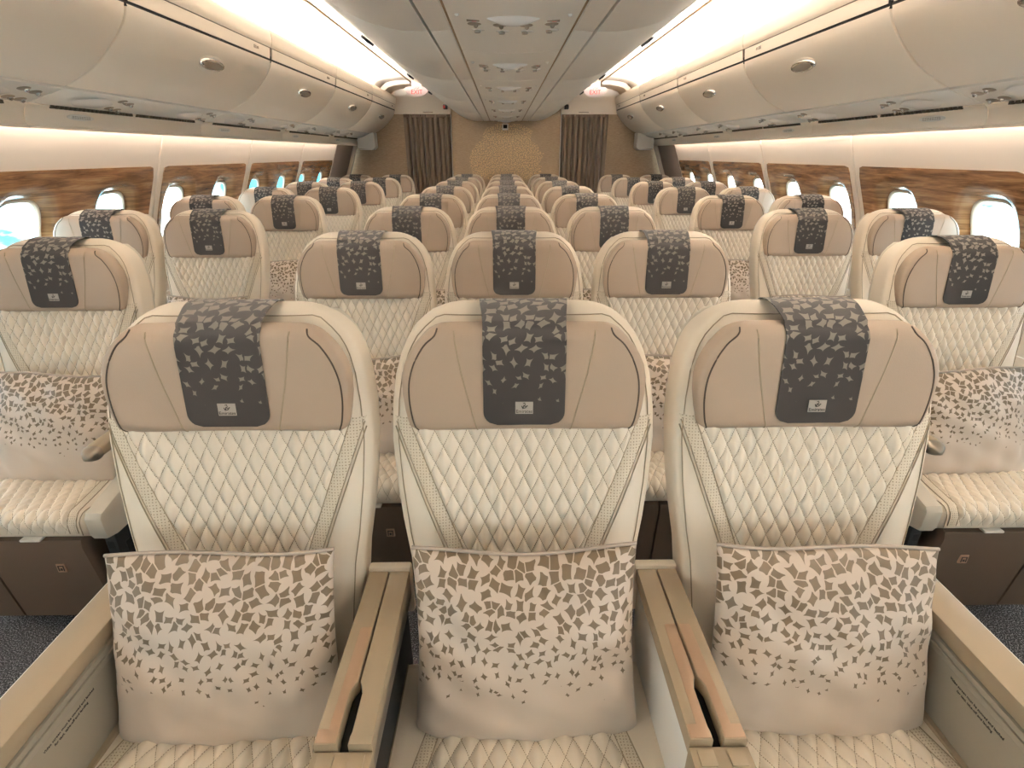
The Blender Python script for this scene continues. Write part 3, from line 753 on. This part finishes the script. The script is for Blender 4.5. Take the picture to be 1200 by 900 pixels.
me_ins = {s: tubes('stitch_line', m_dark_thread if False else m_thread, [[(s * x, hfront(x, z) - .0002, z) for x, z in ins]], .0014, 5) for s in (-1, 1)}

# headrest cover: cloth path over the top roll and down the headrest
top_path = [(.088, 1.115), (.086, 1.15), (.076, 1.178), (.055, 1.194), (.030, 1.197), (.005, 1.193), (-.018, 1.184), (-.038, 1.174)]
def cover_pts():
    pts = smooth_pts(top_path, 3)
    for k in range(1, 41):
        z = 1.170 - (1.170 - .983) * k / 40; pts.append((None, z))
    return pts
CP = cover_pts()
def make_cover():
    V, UV = [], []; nu = 20; rows = []; s_acc = 0; prev = None
    for j, (y, z) in enumerate(CP):
        yy = y if y is not None else hfront(0, z) - .003
        if prev: s_acc += math.hypot(yy - prev[0], z - prev[1])
        prev = (yy, z); rows.append((y, z, s_acc))
    total = s_acc
    for y, z, s_ in rows:
        hw = .084 - .008 * sstep(.10, .20, s_)
        d = total - s_
        if d < .026: hw -= .026 - math.sqrt(max(0, .026 ** 2 - (.026 - d) ** 2))
        for i in range(nu + 1):
            x = hw * (2 * i / nu - 1)
            if y is None: yy = min(hfront(x, z) - .003, hfront(0, z) - .0022)
            else: yy = y - (.0 if z > 1.16 else 0)
            V.append((x, yy, z)); UV.append((x, s_))
    _, F = grid(nu, len(rows) - 1, lambda a_, b_: 0)
    bm = bmesh.new(); vs_ = [bm.verts.new(q) for q in V]; ul = bm.loops.layers.uv.new('UVMap')
    for f_ in F:
        fc = bm.faces.new([vs_[i] for i in f_])
        for lp_, i in zip(fc.loops, f_): lp_[ul].uv = UV[i]
    bmesh.ops.recalc_face_normals(bm, faces=bm.faces[:]); bmesh.ops.solidify(bm, geom=bm.faces[:], thickness=.0018)
    me = bpy.data.meshes.new('headrest_cover'); bm.to_mesh(me); bm.free(); me.materials.append(m_cover)
    me.polygons.foreach_set('use_smooth', [True] * len(me.polygons)); me.set_sharp_from_angle(angle=math.radians(50)); return me
me_cover = make_cover()
me_patch = box('label_patch', m_patch, -.0165, .0165, -.0006, .0006, -.0118, .0118, bev=0)
t_word = text_mesh('label_word', 'Emirates', .0088, m_ink, .0003)
V, F = [], []
for pts in ([(-.004, .0, -.002), (-.001, .0, .001), (.002, .0, .004), (.001, .0, .008), (-.002, .0, .007)], [(-.005, 0, .002), (-.003, 0, -.003), (.002, 0, -.002), (.006, 0, .003)], [(-.002, 0, -.003), (-.001, 0, .003), (.003, 0, .0)]):
    v_, f_ = tube_geo(pts, .0008, 4, len(V)); V += v_; F += f_
me_glyph = mesh('label_emblem', V, F, m_ink)

# seat cushion: profile swept across, then quilted top
ZC = .462
def cprof(t_):
    """t 0..1 from the back of the top, over the front edge, down the front face: (y, z, ny, nz)"""
    Ltop, R_, Lf = .36, .035, .03; arc = PI / 2 * R_; tot = Ltop + arc + Lf; d = t_ * tot
    if d < Ltop: u = d / Ltop; return (-.16 - .345 * u, ZC + .022 * u * u, 0, 1)
    if d < Ltop + arc:
        an = (d - Ltop) / R_; return (-.505 - R_ * math.sin(an), ZC + .022 - R_ + R_ * math.cos(an), -math.sin(an), math.cos(an))
    return (-.505 - R_, ZC + .022 - R_ - (d - Ltop - arc), -1, 0)
CTOT = .36 + PI / 2 * .035 + .03
def cushion_mesh():
    rings = []
    for x, ins_ in ((-.255, .028), (-.2535, .018), (-.249, .008), (-.24, .002), (-.22, 0), (0, 0), (.22, 0), (.24, .002), (.249, .008), (.2535, .018), (.255, .028)):
        R_ = []
        for k in range(31):
            y, z, ny, nz = cprof(k / 30); R_.append((x, y - ny * ins_, z - nz * ins_))
        R_ += [(x, -.49, ZC - .085 + ins_), (x, -.30, ZC - .10 + ins_), (x, -.16, ZC - .10 + ins_)]
        rings.append(R_)
    return loft('seat_cushion', m_cream, rings)
me_cush = cushion_mesh()
def cq(t_): return .125 + .085 * min(1, t_ * 1.15)
def make_cq(nu=140, nv=100):
    V, UV = [], []
    for j in range(nv + 1):
        t_ = .03 + .95 * j / nv; y, z, ny, nz = cprof(t_); q = cq(t_)
        for i in range(nu + 1):
            u = 2 * i / nu - 1; x = u * q; U_ = x / .034; V_ = t_ * CTOT / .07; ed = min(1, (1 - abs(u)) * q / .008) * min(1, (1 - j / nv) * 12 + .05)
            h_ = .0012 + .010 * quilt_h(U_, V_) * ed
            V.append((x, y + ny * h_, z + nz * h_)); UV.append((U_, V_))
    _, F = grid(nu, nv, lambda a_, b_: 0)
    return mesh('cushion_quilting', V, [f_[::-1] for f_ in F], m_quilt, UV)
me_cq = make_cq()
def make_cstrip(s):
    V, UV = [], []
    for j in range(41):
        t_ = .03 + .95 * j / 40; y, z, ny, nz = cprof(t_); q = cq(t_)
        for i in range(5):
            x = q + .001 + .024 * i / 4; h_ = .001 + (.0014 if 0 < i < 4 else 0); V.append((s * x, y + ny * h_, z + nz * h_)); UV.append((x, t_ * CTOT))
    _, F = grid(4, 40, lambda a_, b_: 0)
    return mesh('perforated_strip', V, F if s < 0 else [f_[::-1] for f_ in F], m_perf, UV)
me_cstrip = {s: make_cstrip(s) for s in (-1, 1)}
L = []
for s in (-1, 1):
    for d in (0, .0255):
        L.append([(s * (cq(.03 + .95 * k / 30) + d), cprof(.03 + .95 * k / 30)[0] + cprof(.03 + .95 * k / 30)[2] * .001, cprof(.03 + .95 * k / 30)[1] + cprof(.03 + .95 * k / 30)[3] * .001) for k in range(31)])
    L.append([(s * .243, cprof(k / 30)[0] - cprof(k / 30)[2] * .002, cprof(k / 30)[1] - cprof(k / 30)[3] * .002) for k in range(31)])
me_cpip = tubes('piping', m_thread, L, .0013, 5)

# leg rest
def legrest():
    rings = []
    for x, ins_ in ((-.232, .02), (-.23, .008), (-.222, 0), (-.09, 0), (-.0845, .0), (-.082, .006), (-.079, .006), (-.0765, 0), (0, 0), (.222, 0), (.23, .008), (.232, .02)):
        R_ = [(x, -.47, .065 + ins_), (x, -.485 + ins_, .058 + ins_), (x, -.497 + ins_, .066 + ins_), (x, -.535 + ins_, .37), (x, -.530 + ins_, .394 - ins_), (x, -.51 + ins_, .40 - ins_), (x, -.46, .40 - ins_)]
        rings.append(R_)
    return loft('leg_rest', m_brown, rings, sharp=40)
me_leg = legrest()
me_tag = box('seat_tag', m_tag, .115, .143, -.5285, -.522, .272, .304, bev=.002)
bm = bmesh.new()
for q in ((.120, .123, .278, .298), (.135, .138, .278, .298), (.120, .138, .295, .298), (.126, .132, .280, .288)): add_box(bm, q[0], q[1], -.5297, -.528, q[2], q[3])
me_tagmark = bm_mesh('tag_mark', bm, m_ink)
me_latch = box('footrest_latch', m_white, .05, .11, -.54, -.50, .396, .404, bev=.003)
bm = bmesh.new(); add_box(bm, -.2, .2, -.44, -.10, .12, .36, .01); add_box(bm, -.2, -.16, -.40, -.02, 0, .14, .004); add_box(bm, .16, .2, -.40, -.02, 0, .14, .004)
me_base = bm_mesh('seat_base', bm, m_dark)
# armrest (side), end cap, fairing
def armrest():
    bm = bmesh.new(); add_box(bm, .25, .30, -.445, -.06, .628, .664, .012, 3); return bm_mesh('armrest', bm, m_tan)
me_arm = armrest()
rings = []
for k in range(9):
    u = k / 8; y = -.440 - .038 * u; r_ = math.sqrt(max(.02, 1 - u * u)) if u > .3 else 1
    w_, h_ = .0265 * (r_ if u > .5 else 1), .019 * r_
    rings.append([(.275 + w_ * math.copysign(abs(math.cos(2 * PI * i / 20)) ** .6, math.cos(2 * PI * i / 20)), y, .645 + h_ * math.copysign(abs(math.sin(2 * PI * i / 20)) ** .6, math.sin(2 * PI * i / 20)) - .006 * u) for i in range(20)])
me_cap = loft('end_cap', m_silver, rings, sharp=50)
me_fair = prism('side_fairing', m_shell, [(-.545, .425), (-.535, .405), (-.50, .395), (-.10, .38), (-.02, .40), (-.02, .58), (-.12, .58), (-.49, .505), (-.535, .495), (-.546, .48)], .270, .318, bev=.012, axis='x')
bm = bmesh.new(); add_box(bm, .265, .30, -.50, -.10, .02, .40, .004)
me_brk = bm_mesh('side_bracket', bm, m_dark)
bm = bmesh.new()
for k in range(5): add_box(bm, .272, .29, -.5015, -.499, .16 + .045 * k, .185 + .045 * k)
for k in range(6): add_box(bm, .2995, .3012, -.47 + .06 * k, -.44 + .06 * k, .30, .34)
me_brkh = bm_mesh('bracket_holes', bm, m_black)
MIR = {}
def mir(me):
    if me.name not in MIR: MIR[me.name] = mirrored(me)
    return MIR[me.name]

def make_seat(label, loc, hand=1, arm=(1,), fairing=True):
    r = thing('cabin_seat', label, 'seat', loc, group='cream quilted cabin seats')
    mm = (lambda q: q) if hand > 0 else mir
    b_ = obj('backrest', me_back, r)
    obj('quilted_panel', me_quilt, b_)
    for s in (-1, 1): obj('perforated_strip', me_strip[s], b_)
    obj('piping', me_piping, b_)['kind'] = 'stuff'
    obj('edge_seam', me_seam, b_)
    obj('rear_shell', me_rear, r)
    h_ = obj('headrest', me_head, r); h_['label'] = 'taupe leather headrest'
    for s in (-1, 1): obj('end_seam', me_gus[s], h_); obj('stitch_line', me_ins[s], h_)
    c_ = obj('seat_cushion', me_cush, r); obj('quilted_panel', me_cq, c_); obj('piping', me_cpip, c_)['kind'] = 'stuff'
    for s in (-1, 1): obj('perforated_strip', me_cstrip[s], c_)
    l_ = obj('leg_rest', mm(me_leg), r); l_['label'] = 'brown leather leg rest'
    obj('seat_tag', mm(me_tag), l_); obj('tag_mark', mm(me_tagmark), l_)['kind'] = 'stuff'; obj('footrest_latch', mm(me_latch), l_)
    obj('seat_base', me_base, r)
    for a_ in arm:
        f_ = (lambda q: q) if a_ * hand > 0 else mir
        ar_ = obj('armrest', f_(me_arm), r); obj('end_cap', f_(me_cap), ar_)
        if fairing:
            obj('side_fairing', f_(me_fair), r); k_ = obj('side_bracket', f_(me_brk), r); obj('bracket_holes', f_(me_brkh), k_)['kind'] = 'stuff'
    return r
def make_cover_thing(label, loc):
    o = obj('headrest_cover', me_cover, None, loc); tag(o, label, 'headrest cover', 'dark headrest covers with pale shards')
    yl = hfront(0, 1.018) - .0056
    p_ = obj('label_patch', me_patch, o, (0, yl, 1.018), (-.09, 0, 0)); p_['label'] = 'grey woven label'
    obj('lettering', t_word, p_, (0, -.0011, -.007), (PI / 2, 0, 0)); obj('emblem', me_glyph, p_, (0, -.001, .002))
    return o

# pillow
def make_pillow(seed):
    rnd = random.Random(seed); ph = [rnd.uniform(0, 6.28) for _ in range(8)]
    nu, nv = 48, 44; V, UV, F = [], [], []
    hw, hh = .205, .181
    def pt(u, v_, sd):
        x = hw * u * (1 - .035 * (1 - v_ * v_) + .03 * (v_ < 0) * abs(v_)); z = hh * v_ * (1 - .03 * (1 - u * u))
        e = max(0, (1 - u * u)) ** .5 * max(0, (1 - v_ * v_)) ** (.38 if v_ < 0 else .62)
        th = .070 * e * (1 - .12 * v_)
        wr = .004 * math.sin(9 * u + 5 * v_ + ph[0]) * math.sin(4 * v_ - 6 * u + ph[1]) + .003 * math.sin(17 * u * (1 - v_) + ph[2]) * max(0, v_) + .0025 * math.sin(13 * v_ + 8 * u + ph[3])
        wr += .005 * math.exp(-((abs(u) - .8) / .12) ** 2) * math.sin(10 * v_ + ph[4])
        y = -sd * 1.0 * (th + wr * min(1, e * 2))
        z += .006 * math.sin(3.0 * u + ph[5]) * (v_ > 0) * v_
        return (x, y, z)
    for sd in (1, -1):
        off = len(V)
        for j in range(nv + 1):
            v_ = -math.cos(PI * j / nv); v_ = .6 * v_ + .4 * (2 * j / nv - 1)
            for i in range(nu + 1):
                u = -math.cos(PI * i / nu); u = .6 * u + .4 * (2 * i / nu - 1)
                V.append(pt(u, v_, sd)); UV.append((hw * u + seed * .37, hh * (1 - v_)))
        g_ = grid(nu, nv, lambda a_, b_: 0, off)[1]
        F += g_ if sd > 0 else [f_[::-1] for f_ in g_]
    # hem at the top
    me = mesh('pillow', V, F, m_pillow, UV)
    bm = bmesh.new(); bm.from_mesh(me); bmesh.ops.remove_doubles(bm, verts=bm.verts[:], dist=.0008); bm.to_mesh(me); bm.free()
    me.polygons.foreach_set('use_smooth', [True] * len(me.polygons))
    hem = [(pt(-1 + 2 * k / 24, 1, 1)[0], 0, pt(-1 + 2 * k / 24, 1, 1)[2] + .002) for k in range(25)]
    hm_ = tubes('top_hem', m_hem, [hem], .0035, 6)
    return me, hm_
m_hem, _, _ = mat('pillow_hem', lin(176, 162, 150), .5)
PIL = [make_pillow(k) for k in range(1, 5)]
def pillow(label, seat_loc, k, rz=0.0, dx=0.0, ry=0.0, dz=0.0):
    x, y, z = seat_loc
    o = obj('pillow', PIL[k % 4][0], None, (x + dx, y - .246, .617 + dz), (-.30, ry, rz))
    tag(o, label, 'pillow', 'beige pillows with brown shards'); obj('top_hem', PIL[k % 4][1], o)
    return o

# ================================================================== SEATS
PITCH = 1.016
CPOS = ((-.55, 'left'), (0.0, 'middle'), (.55, 'right'))
for n in range(8):
    y = .975 + PITCH * n
    for x, nm in CPOS:
        where = '%s of the three centre seats, %s row%s' % (nm, ORD[n], '' if n == 0 else ' from the front')
        arms = () if n == 0 else ((1, -1) if x < 0 else (1,))
        make_seat('cream quilted seat, ' + where, (x, y, 0), 1, arms, fairing=False)
        make_cover_thing('dark shard cloth over headrest, ' + where, (x, y, 0))
        if n < 4:
            pillow('beige shard pillow on seat, ' + where, (x, y, 0), {-.55: 0, 0.0: 1, .55: 2}[x] + n, rz=(.02 if x < 0 else -.02) * (x != 0), dx=.0, ry={-.55: -.015, 0.0: -.012, .55: .03}[x] if n == 0 else .01 * (n - 2))
for s, side in SIDES:
    for n in range(7):
        y = 1.8375 + PITCH * n
        for ax, nm in ((1.524, 'aisle'), (2.068, 'window')):
            if nm == 'window' and n == 0: continue
            where = '%s side by the %s, %s row' % (side, nm, ORD[n])
            make_seat('cream quilted seat, ' + where + ' from the front', (s * ax, y, 0), 1 if s < 0 else -1, (1,), fairing=(nm == 'aisle'))
            make_cover_thing('dark shard cloth over headrest, ' + where + ' from the front', (s * ax, y, 0))
            if nm == 'aisle' and n < 4: pillow('beige shard pillow on seat, ' + where + ' from the front', (s * ax, y, 0), n + (2 if s > 0 else 0), rz=s * .05, dz=.004)

# ================================================================== FRONT ROW CONSOLES
for s, side in SIDES:
    cx_ = s * .275
    ct = thing('armrest_console', 'tan double armrest with split lid and slot between %s and middle front seats' % side, 'armrest', (cx_, 0, 0), group='tan armrests between the front seats')
    ya, yb, g = .515, .868, .0016
    lidL = [(-.0425, ya), (-.008, ya), (-.008, .528), (-.0095, .535), (-.0095, .598), (-.0055, .61), (-g, .617), (-g, yb), (-.0405, yb)]
    lidR = [(-a_, b_) for a_, b_ in lidL][::-1]
    for q, hasin in ((lidL, True), (lidR, s > 0)):
        sg = 1 if q is lidR else -1
        ld = obj('lid', prism('lid', m_tan, q, .635, .665, bev=.0025), ct)
        if hasin:
            inl = [(.0405, ya + .002), (.0405, .538), (.026, .538), (.0235, .722), (.0215, .725), (.0032, .725), (.0032, .617), (.0065, .611), (.0108, .6), (.0108, .535), (.0095, ya + .002)]
            inl = [(sg * a_, b_) for a_, b_ in inl]
            obj('inlay', prism('inlay', m_copper, inl, .664, .6657, bev=.0004), ld)['label'] = 'copper coloured inlay'
    obj('slot_floor', box('slot_floor', m_black, -.012, .012, ya, yb, .60, .640, bev=0), ct)
    obj('back_cap', box('back_cap', m_cream, -.044, .044, yb + .001, yb + .022, .55, .672, bev=.006), ct)
    fp = obj('front_plate', prism('front_plate', m_tan, [(-.0465, .40), (.0465, .40), (.0435, ya - .002), (-.0435, ya - .002)], .60, .652, bev=.002), ct)
    for k in (-1, 1):
        obj('push_button', box('push_button', m_tan, k * .022 - .012, k * .022 + .012, .484, .508, .651, .6545, bev=.001), fp)
    obj('body', box('body', m_white if s > 0 else m_panelgrey, -.035, .036 if s > 0 else .022, .40, yb, .12, .634, bev=.004), ct)
    if s < 0:
        obj('metal_rail', box('metal_rail', m_silver, .036, .041, .40, yb, .600, .640, bev=.0015), ct)
        obj('hollow_shade', box('hollow_shade', m_dark, .022, .03, .40, yb, .12, .60, bev=.001), ct)  # dark sheet painting the shade of the hollow below the rail
    # outer armrests
    oa = thing('outer_armrest', 'wide tan armrest with printed notice on the %s outer side of the front row' % side, 'armrest', (s * .80, 0, 0), group='outer armrests of the front row')
    b0 = lambda *a_: tuple(sorted((s * a_[0], s * a_[1])))
    obj('top_pad', box('top_pad', m_tan, *b0(-.034, .036), .30, .93, .628, .664, bev=.006), oa)
    obj('outer_edge', box('outer_edge', m_white, *b0(.034, .0375), .30, .93, .64, .661, bev=.001), oa)
    for k, (z0_, z1_) in enumerate(((.6165, .628), (.604, .616))): obj('grey_rail', box('grey_rail', m_panelgrey, *b0(-.037 - .003 * k, .03), .30, .93, z0_, z1_, bev=.001), oa)
    sp = obj('side_panel', box('side_panel', m_panelgrey, *b0(-.036, .03), .30, .93, .10, .603, bev=.001), oa)
    obj('lower_ledge', box('lower_ledge', m_tan, *b0(-.046, .03), .30, .85, .10, .475, bev=.002), oa)
    for k, body in enumerate(('Video screen must be stowed and latched', 'for taxi, take-off and landing')):
        tm = obj('notice_lettering', text_mesh('notice_text', body, .0066, m_ink, .0003), sp, (s * -.0363, .615 , .586 - .0095 * k), (PI / 2, 0, PI / 2 if s < 0 else -PI / 2))
